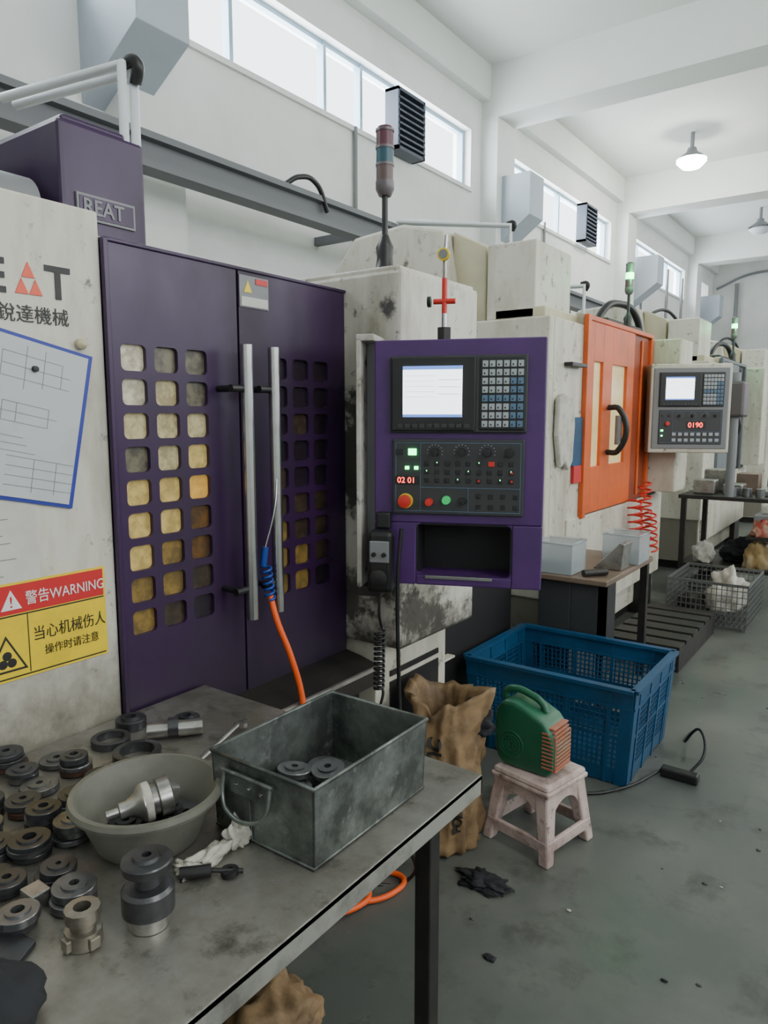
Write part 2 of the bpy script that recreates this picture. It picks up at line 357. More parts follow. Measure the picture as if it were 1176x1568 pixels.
prism('door_sill',[(-1.56,.72),(-1.44,.70),(-1.36,.68),(-1.36,.62),(-1.56,.62)],'Y',.2,1.87,dark,m1,.003)
boxes('sill_edge',[(-1.365,-1.355,1.25,1.87,.672,.684)],tabedge,m1)
box('lower_skirt',-1.56,-1.45,-1.3,1.87,.08,.62,dark,m1,0)
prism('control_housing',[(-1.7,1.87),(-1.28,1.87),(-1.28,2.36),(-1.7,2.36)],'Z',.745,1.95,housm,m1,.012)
box('housing_leg',-1.62,-1.40,1.90,2.36,0,.745,white,m1,.004)
boxes('housing_leg_slots',[(-1.40,-1.395,1.98,2.30,.60,.62),(-1.40,-1.395,1.98,2.30,.15,.58)],dark,m1)
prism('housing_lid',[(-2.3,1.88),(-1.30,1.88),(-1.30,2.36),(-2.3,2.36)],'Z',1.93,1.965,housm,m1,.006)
boxes('rear_housing_frame',[(-1.62,-1.58,2.36,2.75,.64,.66),(-1.62,-1.58,2.36,2.75,.42,.43)],white,m1,.002)
box('rear_gap_shade',-2.4,-1.62,2.4,3.4,.0,.74,darkgap,m1,0)  # near-black block stands in for the shaded gap behind the housing
box('head_column',-2.55,-1.9,1.15,1.42,1.86,2.30,purple,m1,.012)
box('head_cap',-2.5,-1.93,1.18,1.38,2.30,2.325,purple,m1,.01)
box('head_base',-2.4,-1.88,1.0,1.47,1.86,1.96,purple,m1,.01)
boxes('name_plate',[(-1.9,-1.893,1.19,1.375,2.045,2.115)],grey,m1)
boxes('name_plate_inner',[(-1.893,-1.891,1.197,1.368,2.052,2.108)],purple,m1)
text('name_plate_text','REAT',(-1.889,1.205,2.062),FX,.058,grey,m1,sx=.95,bold=.001)
cyl('motor',(-2.0,.55,2.06),(-2.0,1.10,2.06),.085,grey,m1,32)
cyl('motor_cap',(-2.0,.35,2.06),(-2.0,.55,2.06),.07,dark,m1,32)
box('motor_box',-2.6,-2.1,.2,1.1,1.86,2.25,dark,m1,.02)
text('logo_text_left','GR',(-1.498,.60,1.752),FX,.095,blackp,m1,bold=.002)
text('logo_text_e','E',(-1.498,.728,1.752),FX,.095,blackp,m1,bold=.002)
for dy,dz in ((0,0),(.030,0),(.015,.034)):
    prism('logo_triangle',[(.793+dy,1.753+dz),(.821+dy,1.753+dz),(.807+dy,1.784+dz)],'X',-1.5,-1.4975,logored,m1,0)
text('logo_text_t','T',(-1.498,.858,1.752),FX,.095,blackp,m1,bold=.002)
text('logo_cjk','銳達機械',(-1.498,.752,1.698),FX,.039,blackp,m1)
def quadpoly(name,pts,x0,x1,mat,par): return prism(name,pts,'X',x0,x1,mat,par,0)
g=group('drawing_folder')
c=[Vector(p) for p in ((.50,1.735),(.957,1.634),(.888,1.298),(.44,1.40))]
quadpoly('folder',[tuple(p) for p in c],-1.5,-1.494,bluef,g)
cc=sum(c,Vector((0,0)))/4
quadpoly('sheet',[tuple(cc+(p-cc)*.955) for p in c],-1.494,-1.492,paper,g)
U2=(c[1]-c[0]).normalized(); V2=(c[0]-c[3]).normalized()
def dl(a,b,wd=.0006):
    a=c[3]+U2*a[0]+V2*a[1]; b=c[3]+U2*b[0]+V2*b[1]; n=(b-a).normalized(); n=Vector((-n.y,n.x))*wd
    quadpoly('drawing_line',[tuple(a-n),tuple(b-n),tuple(b+n),tuple(a+n)],-1.492,-1.4915,grey,g)
for a,b in (((.27,.25),(.42,.25)),((.27,.30),(.40,.30)),((.27,.25),(.27,.30)),((.40,.25),(.40,.30)),((.32,.23),(.32,.32)),((.36,.24),(.36,.32)),((.27,.275),(.42,.275)),
            ((.28,.16),(.38,.16)),((.28,.20),(.38,.20)),((.28,.16),(.28,.20)),((.38,.16),(.38,.20)),((.26,.18),(.40,.18)),((.31,.16),(.31,.2)),((.30,.03),(.45,.03)),((.30,.05),(.45,.05)),((.30,.07),(.45,.07)),((.30,.09),(.45,.09)),((.36,.02),(.36,.09)),((.41,.02),(.41,.09)),((.27,.10),(.36,.10)),((.27,.115),(.34,.115)),((.27,.13),(.33,.13))): dl(a,b)
lathe('magnet',[(0,0),(.007,0),(.006,.007),(0,.008)],black,g,(-1.491,.82,1.60),(1,0,0),16)
g=group('instruction_paper')
box('sheet',-1.5,-1.498,.58,.808,1.152,1.335,paper2,g,0)
boxes('print_lines',[(-1.498,-1.4975,.6,.6+.1+.09*random.random(),1.17+k*.017,1.172+k*.017) for k in range(9)],grey,g)
g=group('rubber_fitting')
lathe('knob',[(0,0),(.012,0),(.012,.012),(.006,.02),(0,.022)],cream,g,(-1.5,.93,1.66),(1,0,0),16)
g=group('warning_sign')
box('sign_yellow',-1.5,-1.497,.60,.960,.945,1.155,yellow,g,0)
box('sign_red_band',-1.497,-1.4965,.605,.955,1.088,1.150,redp,g,0)
text('warning_text','警告WARNING',(-1.4955,.770,1.105),FX,.0325,whitep,g,sx=.84)
prism('warning_triangle_white',[(.718,1.098),(.762,1.098),(.740,1.14)],'X',-1.4965,-1.4955,whitep,g,0)
text('warning_bang','!',(-1.495,.735,1.103),FX,.034,redp,g)
boxes('divider',[(-1.497,-1.4962,.772,.774,.955,1.083),(-1.497,-1.4962,.605,.955,.950,.953),(-1.497,-1.4962,.605,.955,1.083,1.086)],blackp,g)
text('sign_text_main','当心机械伤人',(-1.4962,.782,1.022),FX,.034,blackp,g,sx=.86)
text('sign_text_sub','操作时请注意',(-1.4962,.806,.985),FX,.024,blackp,g,sx=.92)
prism('hazard_triangle_black',[(.68,.965),(.768,.965),(.724,1.045)],'X',-1.497,-1.4962,blackp,g,0)
prism('hazard_triangle_yellow',[(.688,.970),(.760,.970),(.724,1.036)],'X',-1.4962,-1.4957,yellow,g,0)
for a in range(3):
    an=math.pi/2+a*2.094; lathe('hazard_blade',[(0,0),(.010,0),(.010,.0005),(0,.0006)],blackp,g,(-1.4957,.724+.011*math.cos(an),.99+.011*math.sin(an)),(1,0,0),12)

# ---------------------------------------------------------------- control panels
sidem=M('channel_white',(.54,.52,.47),.5,dirt=(.2,.18,.14),scale=6,amt=.8,spots=((.04,.035,.03),14,.54,.66,.9))
def control(loc,rz,wid,h,big):
    g=group('cnc_control_panel',loc,rz)
    X0=.045 if big else .0
    pm=purple2 if big else white
    T=.15
    if big:
        a0,a1,c0,c1=.172,.455,.03,.188
        boxes('panel_shell',[(X0,wid,0,T,c1,h),(X0,a0,0,T,0,c1),(a1,wid,0,T,0,c1),(a0,a1,0,T,0,c0),(a0,a1,T-.02,T,c0,c1)],pm,g,.004)
        boxes('pocket_shade_lining',[(a0,a0+.005,.004,T-.02,c0,c1),(a1-.005,a1,.004,T-.02,c0,c1),(a0+.005,a1-.005,T-.03,T-.02,c0,c1),(a0+.005,a1-.005,.004,T-.02,c1-.005,c1)],darkgap,g)  # near-black faces put the pocket's inner shade into the colour
        for (xx,sx) in ((a0,1),(a1,-1)):
            for (zz,sz) in ((c0,1),(c1,-1)): prism('pocket_corner',[(xx,zz),(xx+sx*.016,zz),(xx+sx*.006,zz+sz*.006),(xx,zz+sz*.016)],'Y',.001,.03,pm,g,0)
        boxes('side_channel',[(-.012,.004,.0,.17,-.02,h+.01),(.004,X0,.07,.17,-.02,h),(-.012,X0,.0,.17,h,h+.02)],sidem,g,.003)
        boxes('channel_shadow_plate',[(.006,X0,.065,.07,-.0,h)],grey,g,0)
        boxes('channel_bracket',[(-.012,X0+.02,.0,.17,-.045,-.015)],dark,g,.002)
        bx=(.10,.49,.215,.675)
    else:
        box('panel_shell',0,wid,0,T,0,h,pm,g,.01)
        box('panel_border',.02,wid-.02,-.008,0,.03,h-.03,grey,g,.004)
        bx=(.06,wid-.05,.06,h-.06)
    x0,x1,z0,z1=bx; W=x1-x0; HH=z1-z0
    zs=z0+HH*.50
    box('display_unit',x0-.005,x1,-.014,0,zs+.01,z1,panelgrey,g,.004)
    box('display_bezel',x0,x0+W*.63,-.020,-.012,zs+.015,z1-.005,panelblk,g,.004)
    sx0,sx1=x0+W*.09,x0+W*.53; sz0,sz1=zs+HH*.12,z1-HH*.065
    box('screen',sx0,sx1,-.023,-.019,sz0,sz1,lcd,g,0)
    boxes('screen_header',[(sx0,sx1,-.0238,-.023,sz1-.01,sz1)],lcdb,g)
    boxes('screen_lines',[(sx0+.005,sx0+(sx1-sx0)*.55,-.0236,-.023,sz1-.028-k*.015,sz1-.027-k*.015) for k in range(5)]+[(sx0+(sx1-sx0)*.6,sx1-.004,-.0236,-.023,sz1-.04-k*.02,sz1-.0385-k*.02) for k in range(3)],lcdg,g)
    boxes('screen_footer',[(sx0,sx1,-.0238,-.023,sz0,sz0+.008)],lcdb,g)
    boxes('soft_keys',[(x0+W*(.05+.055*k),x0+W*(.09+.055*k),-.024,-.02,zs+.024,zs+.036) for k in range(10)],panelgrey,g,.001)
    box('keypad_plate',x0+W*.655,x1-.006,-.018,-.012,zs+.018,z1-.008,panelblk,g,.003)
    kx0=x0+W*.67; kw=(x1-.01-kx0)/6; kz0=zs+.024; kh=(z1-.014-kz0)/8
    ka=[];kb=[]
    for a in range(6):
        for b in range(8):
            (kb if (a>3 and b<6) or b==3 else ka).append((kx0+a*kw+.002,kx0+(a+1)*kw-.002,-.022,-.018,kz0+b*kh+.003,kz0+(b+1)*kh-.003))
    boxes('keys_light',ka,keym,g,.001); boxes('keys_dark',kb,keyb,g,.001)
    boxes('key_marks',[(q[0]+.004,q[0]+.008,-.0224,-.022,q[4]+.004,q[4]+.009) for q in ka+kb],panelblk,g)
    z2=zs-.008
    box('operator_panel',x0+.002,x1-.004,-.012,0,z0,z2,panelgrey,g,.004)
    boxes('operator_frames',[(x0+.012,x1-.014,-.0135,-.012,z2-.012,z2-.0105),(x0+.012,x1-.014,-.0135,-.012,z0+.01,z0+.0115),(x0+.012,x0+.0135,-.0135,-.012,z0+.01,z2-.01),(x1-.0155,x1-.014,-.0135,-.012,z0+.01,z2-.01),(x0+W*.22,x0+W*.223,-.0135,-.012,z0+.01,z2-.01),(x0+W*.22,x1-.014,-.0135,-.012,z0+(z2-z0)*.36,z0+(z2-z0)*.367),(x0+W*.58,x0+W*.583,-.0135,-.012,z0+.01,z0+(z2-z0)*.36)],keyb,g)
    hh=z2-z0
    def PX(u):return x0+W*u
    def PZ(v):return z0+hh*v
    sc=1 if big else .75
    def knob(u,v,r,mt,l=.016): lathe('knob',[(0,-.002),(r,0),(r*.9,l),(0,l+.001)],mt,g,(PX(u),-.012,PZ(v)),(0,-1,0),20)
    def sq(u,v,s,mt,nm='button'): box(nm,PX(u)-s,PX(u)+s,-.017,-.012,PZ(v)-s*.8,PZ(v)+s*.8,mt,g,.001)
    sq(.16,.83,.012*sc,gled if big else panelblk,'lamp_green'); sq(.06,.83,.010*sc,panelblk)
    if big: sq(.12,.62,.006*sc,gled,'lamp_green'); sq(.19,.62,.006*sc,gled,'lamp_green')
    else: sq(.06,.40,.008,gled,'lamp_green'); sq(.06,.25,.006,gled,'lamp_green')
    if big:
        box('led_window',PX(.03),PX(.21),-.015,-.012,PZ(.40),PZ(.51),panelblk,g,.001)
        text('led_digits','02 01',(PX(.045),-.0155,PZ(.42)),FY,.024,rled,g)
        lathe('estop_ring',[(0,0),(.022*sc,0),(.022*sc,.005),(0,.006)],yellow,g,(PX(.11),-.012,PZ(.18)),(0,-1,0),24)
        lathe('estop',[(.010*sc,0),(.010*sc,.012),(.019*sc,.014),(.019*sc,.024),(0,.028)],rbtn,g,(PX(.11),-.014,PZ(.18)),(0,-1,0),24)
    for u in (.33,.53,.72,.88): knob(u,.83,.013*sc,black,.02)
    for u in (.33,.53,.72): boxes('knob_scale',[(PX(u)+.022*math.cos(a)-.0012,PX(u)+.022*math.cos(a)+.0012,-.0135,-.012,PZ(.83)+.022*math.sin(a)-.0012,PZ(.83)+.022*math.sin(a)+.0012) for a in [k*.45-.3 for k in range(9)]],keym,g)
    if big: knob(.29,.17,.012*sc,rbtn); knob(.42,.20,.013*sc,gbtn); knob(.54,.19,.011*sc,black)
    if big: sq(.75,.68,.009*sc,rbtn)
    else: knob(.14,.60,.016,rbtn)
    bl=[];gl=[]
    if big:
        for r_,v in enumerate((.68,.57,.46)):
            for k in range(9):
                u=.27+k*.078
                if abs(u-.75)<.05 and r_==0: continue
                s=.0065*sc; bl.append((PX(u)-s,PX(u)+s,-.0155,-.012,PZ(v)-s,PZ(v)+s))
                if (k+r_)%4==1: gl.append((PX(u)-.0012,PX(u)+.0012,-.0165,-.0155,PZ(v)+.002,PZ(v)+.005))
        for v in (.12,.26):
            for k in range(4):
                u=.66+k*.09; s=.0065*sc; bl.append((PX(u)-s,PX(u)+s,-.0155,-.012,PZ(v)-s,PZ(v)+s))
        boxes('buttons_small',bl,panelblk,g,.001); boxes('button_leds',gl,gled,g)
        boxes('button_leds_red',[(PX(u)-.003,PX(u)+.003,-.0165,-.0155,PZ(v)-.003,PZ(v)+.003) for u,v in ((.9,.57),(.9,.46),(.66,.46))],rbtn,g)
        box('drawer_bar',.20,.40,-.004,.004,.020,.030,steel,g,.001)
    else:
        boxes('panel_keys_bright',[(PX(.22+.095*k),PX(.28+.095*k),-.017,-.012,PZ(.08+.17*j),PZ(.17+.17*j)) for k in range(8) for j in range(2)],keym,g,.001)
        box('led_window',PX(.44),PX(.74),-.015,-.012,PZ(.46),PZ(.66),panelblk,g,.001)
        text('led_digits','0190',(PX(.46),-.0158,PZ(.49)),FY,.05,rled,g)
    return g
control((-1.322,1.715,1.0),math.radians(22.9),.54,.722,True)
g=group('handwheel_pendant',(-1.322,1.715,1.0),math.radians(22.9))
box('pendant_body',.035,.115,-.065,-.018,-.02,.17,black,g,.016)
box('pendant_face',.045,.105,-.072,-.064,.075,.14,grey,g,.006)
lathe('wheel',[(0,0),(.026,0),(.026,.014),(.008,.018),(0,.018)],black,g,(.075,-.065,.03),(0,-1,0),24)
for x in (.06,.09): lathe('selector',[(0,0),(.007,0),(.006,.012),(0,.012)],black,g,(x,-.072,.10),(0,-1,0),12)
box('pendant_hook',.055,.10,-.03,-.001,.17,.22,black,g,.006)
tube('coiled_cord',[(.07,-.04,-.02),(.07,-.04,-.10)]+coil((.07,-.04,-.14),(.065,-.03,-.33),.014,12)+[(.065,-.03,-.40)],.0045,black,g)
g=group('power_cable')
tube('cable',[(-1.16,1.70,1.18),(-1.165,1.69,1.05),(-1.17,1.70,.8),(-1.17,1.72,.5),(-1.16,1.74,.2),(-1.2,1.8,.01),(-1.3,1.7,.01)],.006,black,g)

def tower(x,y,z,s,lit):
    g=group('signal_tower_lamp')
    lathe('base',[(0,0),(.04*s,0),(.04*s,.006*s),(.03*s,.02*s),(.026*s,.05*s),(.030*s,.08*s),(.02*s,.10*s),(.012*s,.12*s),(0,.12*s)],black,g,(x,y,z))
    cyl('pole',(x,y,z+.1*s),(x,y,z+.25*s),.010*s,black,g,16)
    lathe('neck',[(0,0),(.02*s,0),(.03*s,.02*s),(.03*s,.045*s),(0,.045*s)],silver,g,(x,y,z+.24*s))
    zz=z+.285*s
    mats=[lens_y,lens_g,lens_r] if not lit else [lens_r,gled,silver]
    for k,mt in enumerate(mats):
        lathe('lens_%d'%k,[(0,0),(.028*s,0),(.028*s,.05*s),(0,.05*s)],mt,g,(x,y,zz+k*.052*s))
        lathe('band_%d'%k,[(0,0),(.030*s,0),(.030*s,.008*s),(0,.008*s)],silver,g,(x,y,zz+.046*s+k*.052*s))
    lathe('cap',[(.028*s,0),(.024*s,.008*s),(.015*s,.012*s),(0,.013*s)],lens_r if not lit else silver,g,(x,y,zz+.157*s))
    if lit:
        l=D.lights.new('green_glow','POINT'); l.energy=5; l.color=(.1,1,.3); l.shadow_soft_size=.05
        o=D.objects.new('green_glow',l); o.location=(x+.08,y-.08,zz+.08); COL.objects.link(o); o.parent=g
tower(-1.42,1.98,1.966,1.0,False)
tower(-1.62,5.15,2.101,1.0,True)
tower(-1.62,8.9,2.101,1.1,True)

g=group('air_valve')
x,y=-1.12,1.86
cyl('mount',(x,y,1.724),(x,y,1.76),.022,dark,g,6)
cyl('stem',(x,y,1.76),(x,y,1.80),.008,steel,g,12)
cyl('valve_red',(x,y,1.80),(x,y,1.90),.008,redhose,g,12)
cyl('valve_cross',(x-.03,y-.012,1.835),(x+.03,y+.012,1.835),.008,redhose,g,12)
lathe('valve_knob',[(0,0),(.016,.002),(.016,.012),(0,.014)],black,g,(x-.035,y-.014,1.835),(-1,-.4,0),16)
cyl('gauge_stem',(x,y,1.90),(x,y,1.96),.006,brass,g,12)
lathe('gauge',[(0,0),(.018,0),(.018,.012),(0,.012)],yellow,g,(x,y-.005,1.965),(.3,-1,0),20)
lathe('gauge_face',[(0,0),(.013,0),(.013,.001),(0,.001)],grey,g,(x+.004,y-.0175,1.965),(.3,-1,0),20)
cyl('nipple',(x,y,1.965),(x+.004,y,2.02),.005,steel,g,12)

# ---------------------------------------------------------------- machines further down the row
def machine(y0,dc,dc2):
    g=group('cnc_machine'); f=-1.55
    box('body',-3.0,f-.06,y0+.02,y0+2.4,.08,2.0,white,g,.01)
    box('plinth',-2.9,f-.1,y0+.08,y0+2.3,0,.08,dark,g,0)
    box('left_side',-3.02,f,y0,y0+.07,.5,2.03,white,g,.01)
    box('front_pillar',f-.06,f,y0+.07,y0+.52,.5,2.03,white,g,.006)
    box('front_skirt',f-.06,f+.01,y0+.3,y0+2.3,.28,.91,white,g,.006)
    box('side_lower',-2.8,f-.02,y0+.01,y0+.06,.1,.5,whited,g,0)
    box('top_band',f-.06,f-.01,y0+.52,y0+1.84,2.0,2.1,white,g,.005)
    ya,yb=y0+.54,y0+1.82; ym=ya+.84
    xf=f+.02
    w1=(ya+.09,ya+.25); w2=(ya+.42,ya+.72)
    segs=[(ya,w1[0]),(w1[1],w2[0]),(w2[1],ym)]
    boxes('door_leaf',[(xf-.04,xf,a,b,.92,2.06) for a,b in segs]+[(xf-.04,xf,a,b,.92,1.20) for a,b in (w1,w2)]+[(xf-.04,xf,a,b,1.83,2.06) for a,b in (w1,w2)],dc,g,.004)
    boxes('door_windows',[(xf-.03,xf-.02,w1[0],w1[1],1.2,1.83),(xf-.03,xf-.02,w2[0],w2[1],1.2,1.83)],glass_y,g)
    box('fixed_panel',f-.02,f,ym,yb,.92,2.06,dc2,g,.004)
    boxes('fixed_panel_ribs',[(f,f+.015,ym,ym+.04,.92,2.06),(f,f+.012,ym+.22,ym+.25,.95,2.03)],dc,g,.003)
    boxes('door_frame',[(f,f+.03,ya-.05,ya,.9,2.09),(f-.02,f+.02,yb-.02,yb+.03,.9,2.09),(f,f+.025,ya,yb,2.06,2.09)],dc,g,.004)
    hy_=ya+.335
    tube('door_handle',[(f+.03,hy_,1.28),(f+.10,hy_,1.29),(f+.10,hy_,1.55),(f+.03,hy_,1.56)],.018,black,g)
    cyl('handle_grip',(f+.10,hy_,1.33),(f+.10,hy_,1.51),.021,grey,g)
    box('control_housing',-1.75,-1.34,y0+1.86,y0+2.2,.95,2.06,white,g,.012)
    box('housing_leg',-1.7,-1.56,y0+1.9,y0+2.2,0,.95,dark,g,.004)
    prism('upper_cover',[(-3.02,2.03),(-3.02,2.42),(-2.86,2.6),(-2.5,2.63),(-2.22,2.56),(-2.12,2.03)],'Y',y0+.02,y0+1.5,white,g,.02)
    prism('upper_cover_cream',[(-2.2,2.03),(-2.2,2.56),(-1.98,2.45),(-1.98,2.03)],'Y',y0+.1,y0+1.1,cream,g,.01)
    box('electrical_column',-1.95,-1.66,y0+.05,y0+.55,2.03,2.44,white,g,.01)
    box('lid',-1.9,-1.6,y0+.05,y0+1.6,2.03,2.09,cream,g,.01)
    tube('cable_arch',[(-1.9,y0+1.6,2.05),(-1.88,y0+1.7,2.25),(-1.85,y0+2.0,2.36),(-1.8,y0+2.3,2.28),(-1.78,y0+2.38,2.05)],.028,black,g)
    box('cable_box',-2.1,-1.75,y0+1.5,y0+2.3,2.0,2.2,dark,g,.02)
    tube('top_hose',[(-2.6,y0+1.5,2.5),(-2.55,y0+1.7,2.75),(-2.4,y0+2.1,2.7),(-2.3,y0+2.2,2.2)],.02,black,g)
    return g
machine(3.64,orange,orange_d)
control((-1.475,5.26,1.25),math.radians(27),.54,.62,False)
bg=M('blue_grey_paint',(.14,.16,.18),.5)
machine(7.4,bg,dark)
machine(11.3,bg,dark)
machine(15.0,white,dark)

g=group('hanging_gloves')
prism('gloves',[(3.72,1.60),(3.80,1.63),(3.93,1.60),(3.95,1.45),(3.93,1.25),(3.88,1.20),(3.82,1.25),(3.76,1.22),(3.71,1.40)],'X',-1.545,-1.51,clothw,g,.012)
g=group('hanging_folder')
box('folder_blue',-1.549,-1.535,3.98,4.13,1.22,1.5,bluep,g,.002)
box('folder_red',-1.549,-1.53,4.0,4.12,1.12,1.22,redp,g,.002)
box('clip',-1.55,-1.5,3.85,4.08,1.78,1.80,black,g,.002)

# ---------------------------------------------------------------- steel workbench (front)
tb=group('steel_workbench')
TX0,TX1,TY0,TY1=-1.49,-.645,-1.0,1.24
box('top',TX0,TX1,TY0,TY1,.768,.78,steelt,tb,.002)
boxes('edge_angle',[(TX1-.006,TX1,TY0,TY1,.738,.779),(TX0,TX1,TY1-.006,TY1,.738,.779)],tabedge,tb,.001)
boxes('legs',[(TX1-.085,TX1-.048,1.12,1.157,0,.768),(TX0+.05,TX0+.09,1.12,1.16,0,.768),(TX1-.085,TX1-.045,-.9,-.86,0,.768),(TX0+.05,TX0+.09,-.9,-.86,0,.768)],dark,tb,.003)
boxes('under_frame',[(TX0+.05,TX1-.045,1.125,1.155,.70,.768),(TX1-.08,TX1-.05,-.9,1.15,.72,.768),(TX0+.05,TX0+.08,-.9,1.15,.72,.768)],dark,tb)

g=group('metal_bin')
bx0,bx1,by0,by1=-.940,-.712,.800,1.120; zt=.922; th=.003
tap=lambda v: Vector((bx0+(bx1-bx0)/2+(v.x-(bx0+bx1)/2)*(1+.05*(v.z-.78)/.155),(by0+by1)/2+(v.y-(by0+by1)/2)*(1+.03*(v.z-.78)/.155),v.z))
boxes('walls',[(bx0,bx1,by0,by0+th,.781,zt),(bx0,bx1,by1-th,by1,.781,zt),(bx0,bx0+th,by0,by1,.781,zt),(bx1-th,bx1,by0,by1,.781,zt),(bx0,bx1,by0,by1,.781,.785)],galv,g,0,tap)
r0=[tap(Vector(p)) for p in ((bx0,by0,zt),(bx1,by0,zt),(bx1,by1,zt),(bx0,by1,zt))]
tube('rolled_rim',[tuple(p) for p in r0],.0038,galv,g,False,True)
tube('bottom_rim',[(bx0,by0,.784),(bx1,by0,.784),(bx1,by1,.784),(bx0,by1,.784)],.003,galv,g,False,True)
ym=by0-.007
boxes('handle_plate',[(-.895,-.805,ym-.001,ym+.004,.862,.895)],galv,g,.001)
for x in (-.88,-.85,-.82): lathe('rivet',[(0,0),(.004,.0),(.003,.003),(0,.004)],steel,g,(x,ym-.001,.88),(0,-1,0),10)
tube('handle',[(-.905,ym-.004,.900),(-.90,ym-.014,.855),(-.885,ym-.02,.840),(-.815,ym-.02,.840),(-.80,ym-.014,.855),(-.795,ym-.004,.900)],.0042,galv,g)
cyl('handle_bar',(-.91,ym-.004,.900),(-.79,ym-.004,.900),.004,galv,g,12)
tube('corner_seam',[(-.85,by0-.002,.785),(-.85,by0-.007,.86)],.0015,galv,g,False)

def ring(bm,x,y,z,R,r,h,d=(0,0,1),boss=0):
    prof=[(r,0),(R,0),(R,h),(R*.97,h+.001)]
    if boss: prof+=[(R*.6,h+.001),(R*.58,h+boss),(r,h+boss),(r,0)]
    else: prof+=[(r,h+.001),(r,0)]
    lathe('',prof,None,None,(x,y,z),d,24,bm_in=bm)
def pile(name,items,mat,par=None):
    bm=bmesh.new()
    for it in items: ring(bm,*it)
    bmesh.ops.recalc_face_normals(bm,faces=bm.faces)
    me=D.meshes.new(name); bm.to_mesh(me); bm.free(); o=fin(name,me,mat,par,0,True)
    e=o.modifiers.new('e','EDGE_SPLIT'); e.split_angle=math.radians(35); return o
items=[]
for lay,pts in enumerate((((-.90,.89),(-.83,.87),(-.89,.97),(-.82,.96),(-.88,1.05),(-.80,1.06),(-.76,.99)),((-.87,.93),(-.88,1.02),(-.81,1.04),(-.89,.88)),((-.85,1.0),(-.90,.95)))):
    for (x,y) in pts:
        items.append((x+random.uniform(-.008,.008),y+random.uniform(-.008,.008),.790+.018*lay,.033,.007,.010,(random.uniform(-.15,.15),random.uniform(-.15,.15),1),.005))
pile('flange_parts_in_bin',items,iron2)
pos=[(-.97,.46),(-1.03,.55),(-1.06,.49),(-1.12,.56),(-1.18,.61),(-1.20,.69),(-1.26,.62),(-1.25,.77),(-1.31,.68),(-1.32,.76),(-1.38,.68),(-1.39,.76),(-1.45,.69),(-1.17,.52),(-1.24,.54),(-1.07,.42),(-1.15,.44),(-1.31,.58),(-1.0,.39),(-1.23,.46),(-1.38,.59),(-.955,.535),(-1.19,.80),(-1.10,.49),(-1.11,.63)]
its=[[],[],[]]
for i,(x,y) in enumerate(pos):
    R_=random.uniform(.029,.037); n=random.choice((1,2,2,3)); z=.783
    if x>-1.05: n=random.choice((1,2))
    for k in range(n):
        h=random.uniform(.007,.012)
        cl=2 if ((i*3+k)%9==0 and x<-1.15) else random.choice((0,0,1))
        its[cl].append((x+random.uniform(-.004,.004),y+random.uniform(-.004,.004),z,R_*random.uniform(.85,1.05),R_*random.choice((.22,.2,.3,.15)),h,(random.uniform(-.03,.03),random.uniform(-.03,.03),1),.004 if k==n-1 else 0)); z+=h+.003
g=group('flange_pile')
pile('dark_flanges',its[0],iron,g); pile('turned_flanges',its[1],iron2,g); pile('rusty_flanges',its[2],rust,g)
pile('steel_ring_parts',[(-1.27,.87,.781,.05,.036,.02,(0,0,1),0),(-1.38,.88,.781,.042,.03,.015,(0,0,1),0),(-1.42,.96,.781,.035,.012,.02,(0,0,1),.006),(-1.33,1.05,.781,.03,.01,.015,(0,0,1),.005)],iron)
g=group('steel_shaft_part')
cyl('shaft',(-1.33,.94,.801),(-1.25,1.03,.801),.018,machined,g); cyl('collar',(-1.30,.974,.805),(-1.285,.991,.805),.022,iron,g)
g=group('stepped_hub')
hx,hy=-.826,.573
lathe('hub',[(.0,0),(.026,0),(.026,.022),(.037,.024),(.037,.055),(.032,.06),(.018,.062),(.016,.082),(.022,.084),(.034,.086),(.036,.098),(.034,.100),(.02,.101),(.018,.106),(.007,.106),(.007,.09),(0,.09)],iron,g,(hx,hy,.781))
lathe('steel_foot',[(.0265,0),(.028,0),(.028,.02),(.0265,.02)],machined,g,(hx,hy,.781))
g=group('slotted_collar')
hx,hy=-.868,.497
lathe('collar',[(.012,0),(.025,0),(.025,.022),(.018,.024),(.018,.034),(.024,.036),(.024,.052),(.012,.053),(.012,0)],brass,g,(hx,hy,.781),n=12)
boxes('lugs',[(hx-.03,hx-.018,hy-.008,hy+.008,.783,.80),(hx+.018,hx+.03,hy-.008,hy+.008,.783,.80),(hx-.008,hx+.008,hy-.03,hy-.018,.783,.80)],brass,g,.002)
g=group('steel_block_part'); box('block',-1.015,-.980,.485,.515,.781,.806,machined,g,.002)
g=group('flat_bracket_part')
prism('plate',[(-.98,.39),(-.895,.42),(-.915,.455),(-.96,.45)],'Z',.781,.788,iron,g,.002)

g=group('plastic_bowl')
bc=(-1.006,.705,.781); k_=.92
lathe('bowl_shell',[(r*k_,z*.93) for r,z in [(0,0),(.088,0),(.094,.006),(.116,.06),(.128,.092),(.134,.095),(.135,.089),(.131,.086),(.137,.084),(.139,.09),(.136,.099),(.127,.099),(.112,.062),(.090,.012),(.084,.006),(0,.006)]],bowlm,g,bc,n=64)
pile('parts_in_bowl',[(-.97,.70,.79,.03,.007,.015,(.1,0,1),.005),(-1.06,.74,.79,.034,.008,.012,(0,.2,1),.005),(-.97,.76,.80,.03,.007,.012,(0,-.2,1),.005),(-1.0,.65,.79,.028,.007,.012,(.1,.2,1),.005),(-1.05,.69,.79,.03,.007,.012,(0,.0,1),.005),(-1.01,.76,.80,.03,.007,.012,(.2,.0,1),.005)],iron,g)
g=group('tool_holder')
p=Vector((-1.045,.65,.832)); d=Vector((.40,.91,.10)).normalized()
